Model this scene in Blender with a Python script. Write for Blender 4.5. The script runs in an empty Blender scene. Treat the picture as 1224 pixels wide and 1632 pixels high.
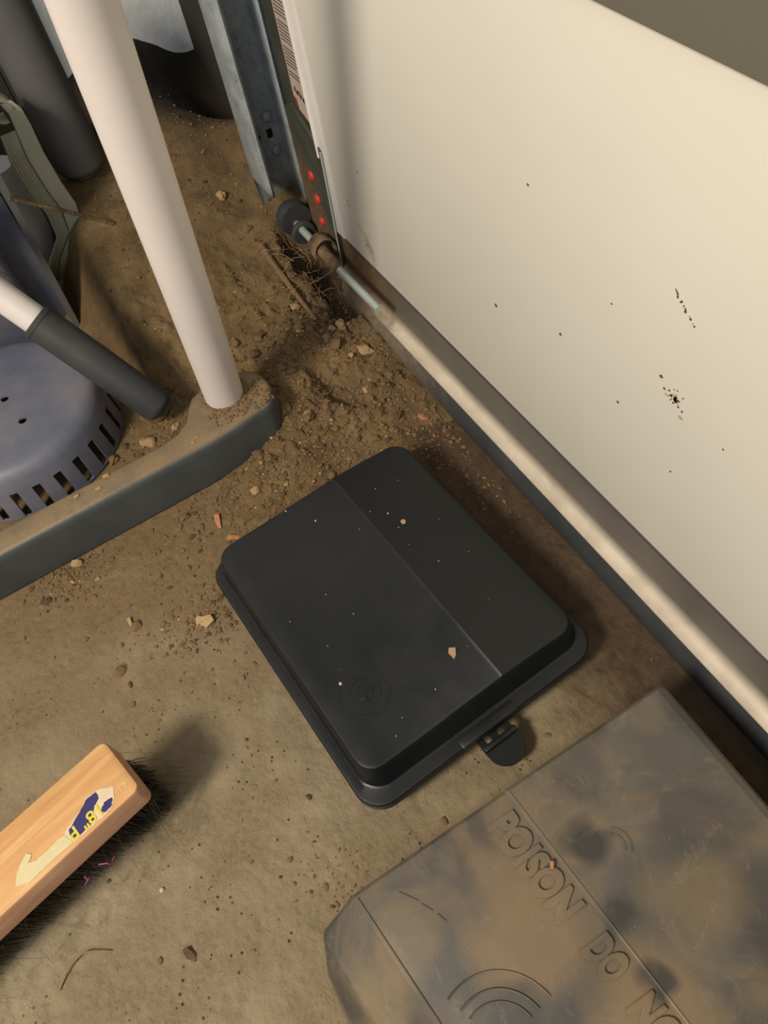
import bpy, bmesh, math, random
import numpy as np
from mathutils import Vector, Matrix, noise
random.seed(7); rng = np.random.default_rng(7)
C = bpy.context.scene.collection
S = bpy.context.scene

# ------------------------------------------------------------ camera, world, lights
cam_d = bpy.data.cameras.new('camera'); cam = bpy.data.objects.new('camera', cam_d); C.objects.link(cam)
cam_d.sensor_fit = 'HORIZONTAL'; cam_d.sensor_width = 36; cam_d.lens = 1260 / 1224 * 36
cam_d.clip_start = 0.01
Rm = Matrix(((0.50920602, -0.66956584, 0.54073174), (0.84930272, 0.49259674, -0.18982446), (-0.13926272, 0.55590470, 0.81949732)))
cam.matrix_world = Matrix.Translation((0, 0, 0.8)) @ Rm.to_4x4()
S.camera = cam
w = bpy.data.worlds.new('world'); S.world = w; w.use_nodes = True
w.node_tree.nodes['Background'].inputs[0].default_value = (0.74, 0.84, 1.0, 1)
w.node_tree.nodes['Background'].inputs[1].default_value = 0.16
def area(name, loc, target, size, power, col):
    l = bpy.data.lights.new(name, 'AREA'); l.shape = 'DISK'; l.size = size; l.energy = power; l.color = col
    o = bpy.data.objects.new(name, l); C.objects.link(o); o.location = loc
    o.rotation_euler = (Vector(target) - Vector(loc)).to_track_quat('-Z', 'Y').to_euler(); return o
area('garage_lamp', (0.15, -1.42, 1.80), (-0.5, 0.1, 0), 0.50, 50, (1.0, 0.89, 0.75))
area('cool_fill', (1.5, -1.3, 2.2), (-0.9, 0.1, 0.2), 1.6, 17, (0.84, 0.91, 1.0))  # unseen cool fill, added to brighten the left wall, track and pipe
S.view_settings.view_transform = 'Standard'; S.view_settings.look = 'None'
S.view_settings.gamma = 1; S.view_settings.use_curve_mapping = False
S.view_settings.exposure = 0.08

# ------------------------------------------------------------ materials
def lin(c): return tuple(((v / 255) / 12.92 if v / 255 < 0.04045 else ((v / 255 + 0.055) / 1.055) ** 2.4) for v in c) + (1,)
class NT:
    def __init__(s, name, rough=0.6, metal=0.0, col=None):
        s.m = bpy.data.materials.new(name); s.m.use_nodes = True; s.t = s.m.node_tree; s.b = s.t.nodes['Principled BSDF']
        s.b.inputs['Roughness'].default_value = rough; s.b.inputs['Metallic'].default_value = metal
        if col: s.b.inputs['Base Color'].default_value = lin(col)
        s.tc = s.t.nodes.new('ShaderNodeTexCoord').outputs['Object']
    def n(s, ty, **k):
        o = s.t.nodes.new(ty)
        for a, v in k.items(): setattr(o, a, v)
        return o
    def l(s, a, b): s.t.links.new(a, b)
    def mapping(s, scale=(1, 1, 1), rot=(0, 0, 0)):
        m = s.n('ShaderNodeMapping'); m.inputs['Scale'].default_value = scale; m.inputs['Rotation'].default_value = rot
        s.l(s.tc, m.inputs[0]); return m.outputs[0]
    def noise(s, scale, detail=4, rough=0.55, vec=None, dist=0):
        o = s.n('ShaderNodeTexNoise'); o.inputs['Scale'].default_value = scale; o.inputs['Detail'].default_value = detail
        o.inputs['Roughness'].default_value = rough; o.inputs['Distortion'].default_value = dist
        s.l(vec or s.tc, o.inputs['Vector']); return o.outputs['Fac']
    def vor(s, scale, vec=None, feature='F1'):
        o = s.n('ShaderNodeTexVoronoi', feature=feature); o.inputs['Scale'].default_value = scale
        s.l(vec or s.tc, o.inputs['Vector']); return o
    def ramp(s, fac, stops):
        r = s.n('ShaderNodeValToRGB'); e = r.color_ramp.elements
        while len(e) < len(stops): e.new(0.5)
        for i, (p, c) in enumerate(stops):
            e[i].position = p; e[i].color = lin(c) if not isinstance(c, (int, float)) else (c, c, c, 1)
        s.l(fac, r.inputs[0]); return r.outputs[0]
    def mix(s, fac, a, b, mode='MIX'):
        m = s.n('ShaderNodeMix', data_type='RGBA', blend_type=mode)
        for sock, v in ((m.inputs[0], fac), (m.inputs[6], a), (m.inputs[7], b)):
            if isinstance(v, (int, float)): sock.default_value = v
            elif isinstance(v, tuple): sock.default_value = lin(v)
            else: s.l(v, sock)
        return m.outputs[2]
    def col(s, c): s.l(c, s.b.inputs['Base Color'])
    def bump(s, h, strength=0.3, dist=0.002):
        b = s.n('ShaderNodeBump'); b.inputs['Strength'].default_value = strength; b.inputs['Distance'].default_value = dist
        s.l(h, b.inputs['Height'])
        if s.b.inputs['Normal'].is_linked: s.l(s.b.inputs['Normal'].links[0].from_socket, b.inputs['Normal'])
        s.l(b.outputs[0], s.b.inputs['Normal'])
    def math(s, op, a, b=None):
        m = s.n('ShaderNodeMath', operation=op)
        for i, v in enumerate((a, b)):
            if v is None: continue
            if isinstance(v, (int, float)): m.inputs[i].default_value = v
            else: s.l(v, m.inputs[i])
        return m.outputs[0]
    def roughs(s, fac): s.l(fac, s.b.inputs['Roughness'])

M = {}
# concrete with trodden-in dirt
k = NT('concrete', 0.9)
c1 = k.ramp(k.noise(9, 6, 0.6), [(0.3, (112, 96, 70)), (0.5, (134, 118, 90)), (0.68, (158, 143, 115))])
c2 = k.mix(k.ramp(k.noise(150, 3, 0.7), [(0.4, 0.0), (0.6, 1.0)]), c1, (146, 130, 102), 'MIX')
c2 = k.mix(0.5, c1, c2)
pits = k.ramp(k.vor(120).outputs['Distance'], [(0.10, 1.0), (0.2, 0.0)])
pm = k.math('MULTIPLY', pits, k.ramp(k.noise(14, 3), [(0.5, 0.0), (0.62, 1.0)]))
c3 = k.mix(pm, c2, (66, 50, 32))
# wet soil stain along the door, with the shade behind the boxes painted in
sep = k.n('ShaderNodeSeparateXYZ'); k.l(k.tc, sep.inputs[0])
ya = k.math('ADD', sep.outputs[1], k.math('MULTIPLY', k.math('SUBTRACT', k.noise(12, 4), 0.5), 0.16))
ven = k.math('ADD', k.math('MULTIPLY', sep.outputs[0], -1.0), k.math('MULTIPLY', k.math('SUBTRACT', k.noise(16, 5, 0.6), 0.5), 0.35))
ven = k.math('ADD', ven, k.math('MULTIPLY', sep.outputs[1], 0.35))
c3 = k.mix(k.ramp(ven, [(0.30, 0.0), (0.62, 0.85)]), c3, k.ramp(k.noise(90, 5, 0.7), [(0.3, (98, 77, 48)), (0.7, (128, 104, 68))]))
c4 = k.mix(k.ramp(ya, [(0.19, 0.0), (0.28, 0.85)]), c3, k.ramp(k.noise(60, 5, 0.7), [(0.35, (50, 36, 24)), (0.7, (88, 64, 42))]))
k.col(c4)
k.bump(k.noise(55, 7, 0.7), 0.55, 0.008); k.bump(k.noise(260, 4, 0.75), 0.45, 0.002)
k.bump(k.math('MULTIPLY', pm, -1.0), 0.6, 0.003)
M['concrete'] = k.m
k = NT('dirt', 0.97)
c1 = k.ramp(k.noise(16, 6, 0.65), [(0.3, (86, 67, 41)), (0.5, (111, 89, 56)), (0.72, (134, 111, 74))])
c2 = k.mix(k.ramp(k.vor(260).outputs['Distance'], [(0.0, 1.0), (0.35, 0.0)]), c1, (150, 126, 94)); c2 = k.mix(0.35, c1, c2)
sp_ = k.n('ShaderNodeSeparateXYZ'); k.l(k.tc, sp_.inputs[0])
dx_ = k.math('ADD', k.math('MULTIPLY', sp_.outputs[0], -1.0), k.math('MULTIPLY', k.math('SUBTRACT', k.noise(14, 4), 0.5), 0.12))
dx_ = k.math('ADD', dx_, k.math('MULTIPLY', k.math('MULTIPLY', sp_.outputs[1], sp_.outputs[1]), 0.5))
back_shade = k.n('ShaderNodeMapRange'); back_shade.inputs[1].default_value = 1.24; back_shade.inputs[2].default_value = 1.36; k.l(dx_, back_shade.inputs[0])
c2 = k.mix(k.math('MULTIPLY', back_shade.outputs[0], 0.9), c2, (34, 28, 20))  # shade in the back corner by the jamb, painted into the dirt colour
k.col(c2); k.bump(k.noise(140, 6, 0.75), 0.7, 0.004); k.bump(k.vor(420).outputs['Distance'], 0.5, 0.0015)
M['dirt'] = k.m
def clodmat(name, col, var=12):
    k = NT(name, 0.95); lo = tuple(max(0, v - var) for v in col); hi = tuple(min(255, v + var) for v in col)
    k.col(k.ramp(k.noise(300, 3), [(0.3, lo), (0.7, hi)])); k.bump(k.noise(600, 3), 0.4, 0.001); M[name] = k.m
clodmat('clod', (118, 92, 62)); clodmat('clod_dark', (88, 67, 45)); clodmat('clod_pale', (166, 138, 98)); clodmat('chip_pink', (170, 112, 92)); clodmat('wood_chip', (172, 122, 74)); clodmat('rootlet', (150, 122, 92))
# black plastic
k = NT('black_plastic', 0.42)
dust = k.ramp(k.noise(7, 5, 0.6), [(0.42, 0.0), (0.75, 1.0)])
k.col(k.mix(k.math('MULTIPLY', dust, 0.22), (15, 18, 19), (44, 43, 39)))
k.roughs(k.ramp(k.noise(20, 5), [(0.3, 0.36), (0.7, 0.5)]))
k.bump(k.noise(900, 2), 0.12, 0.0004)
M['black_plastic'] = k.m
# grey plastic under dust
k = NT('dusty_plastic', 0.62)
base = k.ramp(k.noise(6, 4, 0.6, dist=0.5), [(0.35, (66, 63, 56)), (0.65, (88, 84, 75))])
d1 = k.ramp(k.noise(9, 7, 0.65, dist=0.9), [(0.44, 0.0), (0.66, 1.0)])
c = k.mix(k.math('MULTIPLY', d1, 0.62), base, (128, 106, 76))
d2 = k.ramp(k.noise(5.2, 3, 0.5, vec=k.mapping((1.5, 3, 2))), [(0.55, 0.0), (0.63, 1.0)])
c = k.mix(k.math('MULTIPLY', d2, 0.6), c, (58, 56, 52))
wob = k.n('ShaderNodeVectorMath', operation='ADD'); nz = k.n('ShaderNodeTexNoise'); nz.inputs['Scale'].default_value = 22; k.l(k.tc, nz.inputs['Vector'])
sc_ = k.n('ShaderNodeVectorMath', operation='SCALE'); sc_.inputs['Scale'].default_value = 0.05; k.l(nz.outputs['Color'], sc_.inputs[0]); k.l(k.tc, wob.inputs[0]); k.l(sc_.outputs[0], wob.inputs[1])
def patch(x, y, rad, colr, amt, c):
    d = k.n('ShaderNodeVectorMath', operation='DISTANCE'); k.l(wob.outputs[0], d.inputs[0]); d.inputs[1].default_value = (x + .025, y + .025, .125)
    m_ = k.n('ShaderNodeMapRange'); m_.inputs[1].default_value = rad; m_.inputs[2].default_value = rad * .45; m_.inputs[3].default_value = 0; m_.inputs[4].default_value = amt; k.l(d.outputs['Value'], m_.inputs[0])
    return k.mix(m_.outputs[0], c, colr)
for a_ in ((.10, .09, .06, (126, 104, 74), .75), (.185, .14, .055, (128, 106, 76), .75), (.06, .10, .035, (120, 102, 76), .6), (.145, .215, .05, (116, 98, 72), .6), (.05, .01, .035, (116, 98, 72), .6), (.07, -.045, .05, (136, 116, 84), .7),
           (.073, .170, .022, (50, 49, 46), .9), (.125, .158, .020, (52, 50, 47), .8), (.176, .152, .017, (50, 49, 46), .9), (.14, .05, .03, (62, 60, 55), .7), (.02, .20, .04, (70, 68, 62), .5), (.10, .25, .045, (60, 59, 56), .6)):
    c = patch(*a_, c)
d3 = k.ramp(k.noise(26, 8, 0.75, dist=1.8), [(0.56, 0.0), (0.75, 1.0)])
c = k.mix(k.math('MULTIPLY', d3, 0.4), c, (142, 134, 118))
sp = k.ramp(k.vor(90).outputs['Distance'], [(0.025, 1.0), (0.05, 0.0)])
c = k.mix(k.math('MULTIPLY', sp, 0.5), c, (170, 160, 140))
k.col(c); k.bump(k.noise(60, 6, 0.7), 0.25, 0.001)
k.roughs(k.ramp(d1, [(0.0, 0.5), (1.0, 0.9)]))
M['dusty_plastic'] = k.m
# slate-blue plastic
def plastic(name, col, dustc, rough=0.5, amt=0.5, sc=8):
    k = NT(name, rough); f = k.ramp(k.noise(sc, 6, 0.65), [(0.4, 0.0), (0.72, 1.0)])
    k.col(k.mix(k.math('MULTIPLY', f, amt), col, dustc)); k.bump(k.noise(500, 3), 0.2, 0.0006); M[name] = k.m
plastic('slate_plastic', (92, 97, 112), (150, 140, 136), 0.55, 0.55, 7)
plastic('slate_dark', (58, 64, 76), (96, 92, 88), 0.55, 0.5)
plastic('dark_tube', (52, 54, 56), (84, 78, 68), 0.6, 0.5)
plastic('grey_pipe', (88, 88, 86), (104, 100, 94), 0.55, 0.5)
plastic('pvc', (226, 216, 208), (206, 196, 186), 0.4, 0.35, 5)
plastic('ribbed_vinyl', (176, 176, 152), (140, 124, 100), 0.6, 0.5)
plastic('rubber', (52, 54, 56), (80, 78, 74), 0.75, 0.5)
plastic('dark_wall', (44, 40, 30), (62, 56, 40), 0.9, 0.6)
plastic('stile_green', (58, 60, 50), (104, 84, 60), 0.6, 0.45, 16)
k = NT('stile_green', 0.65); q_ = k.n('ShaderNodeSeparateXYZ'); k.l(k.tc, q_.inputs[0]); m_ = k.n('ShaderNodeMapRange')
zz_ = k.math('ADD', q_.outputs[2], k.math('MULTIPLY', k.math('SUBTRACT', k.noise(30, 6, 0.7), 0.5), 0.16)); zz_ = k.math('ADD', zz_, k.math('MULTIPLY', q_.outputs[0], 1.6)); k.l(zz_, m_.inputs[0])
m_.inputs[1].default_value = -1.29; m_.inputs[2].default_value = -1.38; m_.inputs[3].default_value = 0; m_.inputs[4].default_value = 0.9
k.col(k.mix(m_.outputs[0], k.ramp(k.noise(20, 5), [(0.3, (46, 48, 40)), (0.7, (70, 72, 60))]), k.ramp(k.noise(110, 5, .7), [(0.3, (84, 66, 44)), (0.7, (124, 100, 70))]))); k.bump(k.math('MULTIPLY', m_.outputs[0], k.noise(240, 4)), .6, .003); M['stile_green'] = k.m
plastic('strut_grey', (108, 103, 90), (114, 108, 96), 0.7, 0.5)
plastic('red_plastic', (206, 50, 44), (150, 60, 46), 0.5, 0.5, 120)
plastic('label_paper', (186, 170, 156), (150, 136, 124), 0.6, 0.5, 20)
plastic('ink', (58, 50, 48), (70, 62, 58), 0.6)
plastic('ink_red', (120, 52, 40), (100, 60, 48), 0.6)
plastic('white_metal', (226, 220, 212), (190, 180, 170), 0.45, 0.4)
# foot rail: dark teal-grey plastic, dust only lies on upward faces
k = NT('rail_plastic', 0.55)
g = k.n('ShaderNodeNewGeometry'); sp3 = k.n('ShaderNodeSeparateXYZ'); k.l(g.outputs['Normal'], sp3.inputs[0])
upf = k.ramp(sp3.outputs[2], [(0.55, 0.0), (0.93, 1.0)])
f = k.math('MULTIPLY', upf, k.ramp(k.noise(26, 6, 0.7), [(0.28, 0.5), (0.55, 1.0)]))
k.col(k.mix(f, k.ramp(k.noise(10, 5), [(0.3, (56, 60, 60)), (0.7, (74, 78, 76))]), (132, 112, 82)))
k.bump(k.math('MULTIPLY', f, k.noise(260, 4)), 0.5, 0.0015); M['rail_plastic'] = k.m
# cream door paint
k = NT('cream_paint', 0.5)
c = k.ramp(k.noise(2.5, 3), [(0.3, (214, 209, 194)), (0.7, (222, 217, 203))])
sm = k.ramp(k.noise(13, 5, 0.7, dist=1.2), [(0.66, 0.0), (0.78, 1.0)])
c = k.mix(k.math('MULTIPLY', sm, 0.4), c, (176, 164, 138))
sk = k.ramp(k.vor(7.5, vec=k.mapping((1, 1, 1.6))).outputs['Distance'], [(0.012, 1.0), (0.03, 0.0)])
c = k.mix(k.math('MULTIPLY', sk, 0.7), c, (110, 84, 62))
k.col(c); k.bump(k.noise(420, 3), 0.12, 0.0004); M['cream_paint'] = k.m
k = NT('smudge', 0.8); k.col(k.ramp(k.noise(260, 4), [(0.4, (196, 182, 152)), (0.7, (150, 130, 100))])); M['smudge'] = k.m
# metals
k = NT('aluminium', 0.5, 0.0)
c = k.ramp(k.noise(12, 5), [(0.3, (92, 86, 76)), (0.7, (108, 102, 92))])
g = k.n('ShaderNodeNewGeometry'); sz_ = k.n('ShaderNodeSeparateXYZ'); k.l(g.outputs['Normal'], sz_.inputs[0])
upf = k.ramp(sz_.outputs[2], [(0.25, 0.0), (0.7, 1.0)])      # pale dust lies on the upward-facing ledge
c = k.mix(upf, c, k.ramp(k.noise(40, 4), [(0.3, (186, 170, 148)), (0.7, (208, 194, 172))]))
def soiled(k, c, a=-0.72, b_=-0.80, lo=(84, 64, 42), hi=(128, 102, 70)):
    q_ = k.n('ShaderNodeSeparateXYZ'); k.l(k.tc, q_.inputs[0]); m_ = k.n('ShaderNodeMapRange')
    k.l(k.math('ADD', q_.outputs[0], k.math('MULTIPLY', k.math('SUBTRACT', k.noise(45, 6, 0.7), 0.5), 0.16)), m_.inputs[0])
    m_.inputs[1].default_value = a; m_.inputs[2].default_value = b_; m_.inputs[3].default_value = 0; m_.inputs[4].default_value = 0.85
    return k.mix(m_.outputs[0], c, k.ramp(k.noise(130, 5, 0.7), [(0.3, lo), (0.7, hi)]))
k.col(soiled(k, c)); k.bump(k.noise(60, 3, vec=k.mapping((0.15, 1, 8))), 0.15, 0.0006)
M['aluminium'] = k.m
k = NT('seal_rubber', 0.75); k.col(soiled(k, k.ramp(k.noise(14, 5), [(0.3, (44, 46, 50)), (0.7, (66, 66, 66))]), -0.60, -0.72, (108, 94, 72), (142, 130, 108))); M['seal_rubber'] = k.m
k = NT('galvanised', 0.5, 0.25)
c = k.ramp(k.noise(30, 6, 0.7), [(0.3, (132, 138, 138)), (0.7, (178, 184, 184))])
s2 = k.ramp(k.noise(180, 4, 0.7), [(0.6, 0.0), (0.7, 1.0)])
k.col(k.mix(k.math('MULTIPLY', s2, 0.7), c, (50, 52, 52))); k.bump(k.noise(90, 5), 0.2, 0.0008); M['galvanised'] = k.m
k = NT('zinc', 0.35, 0.45, (190, 200, 192)); k.bump(k.noise(120, 4), 0.2, 0.0006); M['zinc'] = k.m
k = NT('rust_dirt_metal', 0.9); k.col(k.ramp(k.noise(60, 6), [(0.35, (84, 66, 46)), (0.65, (132, 108, 78))])); k.bump(k.noise(220, 5), 0.8, 0.003); M['dirty_metal'] = k.m
k = NT('white_wall', 0.85); k.col(k.ramp(k.noise(14, 6, 0.7), [(0.35, (206, 208, 204)), (0.65, (232, 233, 230))])); k.bump(k.noise(60, 5), 0.4, 0.003); M['white_wall'] = k.m
# pine
def pine(name, a, b, c_):
    k = NT(name, 0.6); v = k.mapping((70, 5.0, 50))
    f = k.noise(1.0, 6, 0.65, vec=v, dist=1.2)
    c = k.ramp(f, [(0.25, a), (0.5, b), (0.75, c_)])
    f2 = k.ramp(k.noise(1.0, 3, vec=k.mapping((26, 9, 20)), dist=1.0), [(0.45, 0.0), (0.75, 1.0)])
    k.col(k.mix(k.math('MULTIPLY', f2, 0.55), c, a)); k.bump(f, 0.1, 0.0006); M[name] = k.m
pine('pine', (192, 138, 82), (214, 166, 108), (226, 184, 128)); pine('pine_end', (172, 124, 94), (194, 148, 116), (208, 168, 134))
k = NT('bristle', 0.6); k.col(k.ramp(k.noise(40, 3), [(0.3, (30, 25, 21)), (0.7, (58, 48, 38))])); M['bristle'] = k.m
for nm, cc in (('sticker_paper', (226, 206, 172)), ('sticker_blue', (52, 46, 104)), ('sticker_yellow', (226, 208, 54)), ('sticker_residue', (222, 208, 160)), ('magenta_thread', (190, 80, 150)), ('white_speck', (196, 190, 178)), ('tan_speck', (176, 140, 104)), ('hole_black', (6, 6, 6))):
    k = NT(nm, 0.75); k.col(k.mix(k.math('MULTIPLY', k.noise(160, 4), 0.4), cc, tuple(int(v * 0.72) for v in cc))); M[nm] = k.m

# ------------------------------------------------------------ helpers
def tag(o, label=None, cat=None, group=None, kind=None):
    for a, v in (('label', label), ('category', cat), ('group', group), ('kind', kind)):
        if v: o[a] = v
    return o
def obj(name, bm, mat, parent=None, smooth=35, mats=None):
    me = bpy.data.meshes.new(name)
    if isinstance(bm, bmesh.types.BMesh):
        bmesh.ops.recalc_face_normals(bm, faces=bm.faces); bm.to_mesh(me); bm.free()
    else:
        me.from_pydata(*bm); me.update()
    for m_ in (mats or [mat]): me.materials.append(M[m_])
    if smooth is not None:
        me.shade_smooth(); me.set_sharp_from_angle(angle=math.radians(smooth))
    o = bpy.data.objects.new(name, me); C.objects.link(o)
    if parent: o.parent = parent
    return o
def solid(o, th, off=0):
    m_ = o.modifiers.new('thickness', 'SOLIDIFY'); m_.thickness = th; m_.offset = off; return o
def empty(name, loc, rz=0):
    o = bpy.data.objects.new(name, None); C.objects.link(o); o.location = loc; o.rotation_euler = (0, 0, rz); o.empty_display_size = 0.02; return o
def box(bm, a, b, bev=0.0, seg=2, mtx=None):
    x0, y0, z0 = a; x1, y1, z1 = b
    t = bmesh.new(); bmesh.ops.create_cube(t, size=1)
    for v in t.verts: v.co = Vector((x0 + (v.co.x + .5) * (x1 - x0), y0 + (v.co.y + .5) * (y1 - y0), z0 + (v.co.z + .5) * (z1 - z0)))
    if bev: bmesh.ops.bevel(t, geom=t.edges[:], offset=bev, segments=seg, affect='EDGES', profile=0.5)
    if mtx: t.transform(mtx)
    me = bpy.data.meshes.new('t'); t.to_mesh(me); t.free(); bm.from_mesh(me); bpy.data.meshes.remove(me); return bm
def tube(bm, pts, r, n=12, cap=True, rs=None):
    pts = [Vector(p) for p in pts]; rings = []
    up = Vector((0.13, 0.21, 0.97))
    for i, p in enumerate(pts):
        d = (pts[min(i + 1, len(pts) - 1)] - pts[max(i - 1, 0)]).normalized()
        a = d.cross(up)
        if a.length < 1e-3: a = d.cross(Vector((1, 0, 0)))
        a.normalize(); b = d.cross(a); rr = rs[i] if rs else r
        rings.append([bm.verts.new(p + (a * math.cos(2 * math.pi * j / n) + b * math.sin(2 * math.pi * j / n)) * rr) for j in range(n)])
    for q in range(len(rings) - 1):
        for j in range(n): bm.faces.new((rings[q][j], rings[q][(j + 1) % n], rings[q + 1][(j + 1) % n], rings[q + 1][j]))
    if cap: bm.faces.new(rings[0][::-1]); bm.faces.new(rings[-1])
    return bm
def rrect(x0, y0, x1, y1, r, n=6):
    out = []
    for cx, cy, a0 in ((x1 - r, y0 + r, -90), (x1 - r, y1 - r, 0), (x0 + r, y1 - r, 90), (x0 + r, y0 + r, 180)):
        for i in range(n + 1):
            a = math.radians(a0 + 90 * i / n); out.append((cx + r * math.cos(a), cy + r * math.sin(a)))
    return out
def loft(bm, rings, cap0=True, cap1=True):
    R = [[bm.verts.new(p) for p in ring] for ring in rings]; n = len(R[0])
    for a, b in zip(R, R[1:]):
        for j in range(n): bm.faces.new((a[j], a[(j + 1) % n], b[(j + 1) % n], b[j]))
    if cap0: bm.faces.new(R[0][::-1])
    if cap1: bm.faces.new(R[-1])
    return bm
def prism(bm, poly, axis, a, b):   # poly in the two other axes, extruded from a to b
    def mk(p, t):
        return {'x': (t, p[0], p[1]), 'y': (p[0], t, p[1]), 'z': (p[0], p[1], t)}[axis]
    A = [bm.verts.new(mk(p, a)) for p in poly]; B = [bm.verts.new(mk(p, b)) for p in poly]; n = len(poly)
    bm.faces.new(A[::-1]); bm.faces.new(B)
    for j in range(n): bm.faces.new((A[j], A[(j + 1) % n], B[(j + 1) % n], B[j]))
    return bm
def lathe(bm, prof, n=40, c=(0, 0)):
    rings = [[(c[0] + r * math.cos(2 * math.pi * j / n), c[1] + r * math.sin(2 * math.pi * j / n), z) for j in range(n)] for r, z in prof]
    return loft(bm, rings, False, True)
def text_obj(name, body, size, extrude, bevel, mat, parent, mtx, sx=1.0, offset=0.0, align='LEFT', space=1.0):
    cu = bpy.data.curves.new(name, 'FONT'); cu.body = body; cu.size = size; cu.extrude = extrude; cu.bevel_depth = bevel; cu.bevel_resolution = 1
    cu.offset = offset; cu.align_x = align; cu.space_character = space; cu.resolution_u = 4
    o = bpy.data.objects.new('t', cu); C.objects.link(o); bpy.context.view_layer.update()
    me = bpy.data.meshes.new_from_object(o.evaluated_get(bpy.context.evaluated_depsgraph_get()))
    bpy.data.objects.remove(o); bpy.data.curves.remove(cu)
    me.name = name; me.transform(Matrix.Diagonal((sx, 1, 1, 1))); me.transform(mtx)
    me.materials.clear(); me.materials.append(M[mat])
    ob = bpy.data.objects.new(name, me); C.objects.link(ob); ob.parent = parent
    return ob
# numpy value noise
def vnoise(x, y, seed=0):
    xi = np.floor(x).astype(int); yi = np.floor(y).astype(int); fx = x - xi; fy = y - yi
    fx = fx * fx * (3 - 2 * fx); fy = fy * fy * (3 - 2 * fy)
    def h(a, b):
        n = (a * 374761393 + b * 668265263 + seed * 1442695041) & 0xffffffff
        n = ((n ^ (n >> 13)) * 1274126177) & 0xffffffff
        return ((n ^ (n >> 16)) & 0xffff) / 65535.0
    return (h(xi, yi) * (1 - fx) + h(xi + 1, yi) * fx) * (1 - fy) + (h(xi, yi + 1) * (1 - fx) + h(xi + 1, yi + 1) * fx) * fy
def fbm(x, y, sc, o=4, seed=0):
    s = 0; a = 1; t = 0
    for i in range(o): s = s + a * vnoise(x * sc * 2 ** i + 7.3 * i, y * sc * 2 ** i + 3.1 * i, seed + i); t += a; a *= 0.55
    return s / t - 0.5
def sstep(a, b, x): t = np.clip((x - a) / (b - a), 0, 1); return t * t * (3 - 2 * t)
def gau(x, y, cx, cy, rx, ry=None, ang=0):
    ry = ry or rx; c, s = math.cos(ang), math.sin(ang); dx = x - cx; dy = y - cy
    return np.exp(-(((dx * c + dy * s) / rx) ** 2 + ((-dx * s + dy * c) / ry) ** 2))

# ------------------------------------------------------------ floor, walls
def grid(name, x0, x1, y0, y1, step, hf, mat, cut=None):
    nx = int((x1 - x0) / step) + 1; ny = int((y1 - y0) / step) + 1
    X, Y = np.meshgrid(np.linspace(x0, x1, nx), np.linspace(y0, y1, ny)); Z = hf(X, Y)
    v = np.stack([X, Y, Z], -1).reshape(-1, 3)
    i = np.arange(nx * ny).reshape(ny, nx); f = np.stack([i[:-1, :-1], i[:-1, 1:], i[1:, 1:], i[1:, :-1]], -1).reshape(-1, 4)
    if cut is not None:
        f = f[(v[f][:, :, 2] > cut).any(1)]; used = np.unique(f); mp = np.zeros(len(v), int); mp[used] = np.arange(len(used)); v = v[used]; f = mp[f]
    me = bpy.data.meshes.new(name); me.vertices.add(len(v)); me.vertices.foreach_set('co', v.ravel())
    me.loops.add(f.size); me.loops.foreach_set('vertex_index', f.ravel()); me.polygons.add(len(f))
    me.polygons.foreach_set('loop_start', np.arange(0, f.size, 4)); me.polygons.foreach_set('loop_total', np.full(len(f), 4))
    me.update(); me.shade_smooth(); me.materials.append(M[mat])
    o = bpy.data.objects.new(name, me); C.objects.link(o); return o
def floor_h(x, y):
    wear = sstep(-0.52, -0.15, x) * 0.6 + 0.4
    h = fbm(x, y, 110, 4, 3) * 0.0034 * wear + fbm(x, y, 12, 3, 9) * 0.002
    p = vnoise(x * 170, y * 170, 21); pit = -0.0022 * sstep(0.80, 0.96, p) * sstep(0.45, 0.62, vnoise(x * 14, y * 14, 5))
    return h + pit - 0.001
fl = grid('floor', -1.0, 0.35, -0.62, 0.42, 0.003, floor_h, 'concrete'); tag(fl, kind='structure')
b = bmesh.new()
for a in (((-2.2, -2.6), (2.0, -0.62)), ((-2.2, -0.62), (-1.0, 0.6)), ((0.35, -0.62), (2.0, 0.42)), ((-1.0, 0.42), (2.0, 0.6))):
    box(b, (a[0][0], a[0][1], -0.06), (a[1][0], a[1][1], -0.001))
fs = obj('concrete_slab', b, 'concrete', fl, None)
b = bmesh.new(); box(b, (-1.56, -2.6, -0.05), (-1.5, 0.60, 2.4)); wl = obj('wall_left', b, 'white_wall'); tag(wl, kind='structure')
b = bmesh.new(); box(b, (-1.5, 0.39, -0.05), (-1.06, 0.60, 2.4)); wf = obj('wall_front', b, 'dark_wall'); tag(wf, kind='structure')

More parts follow.
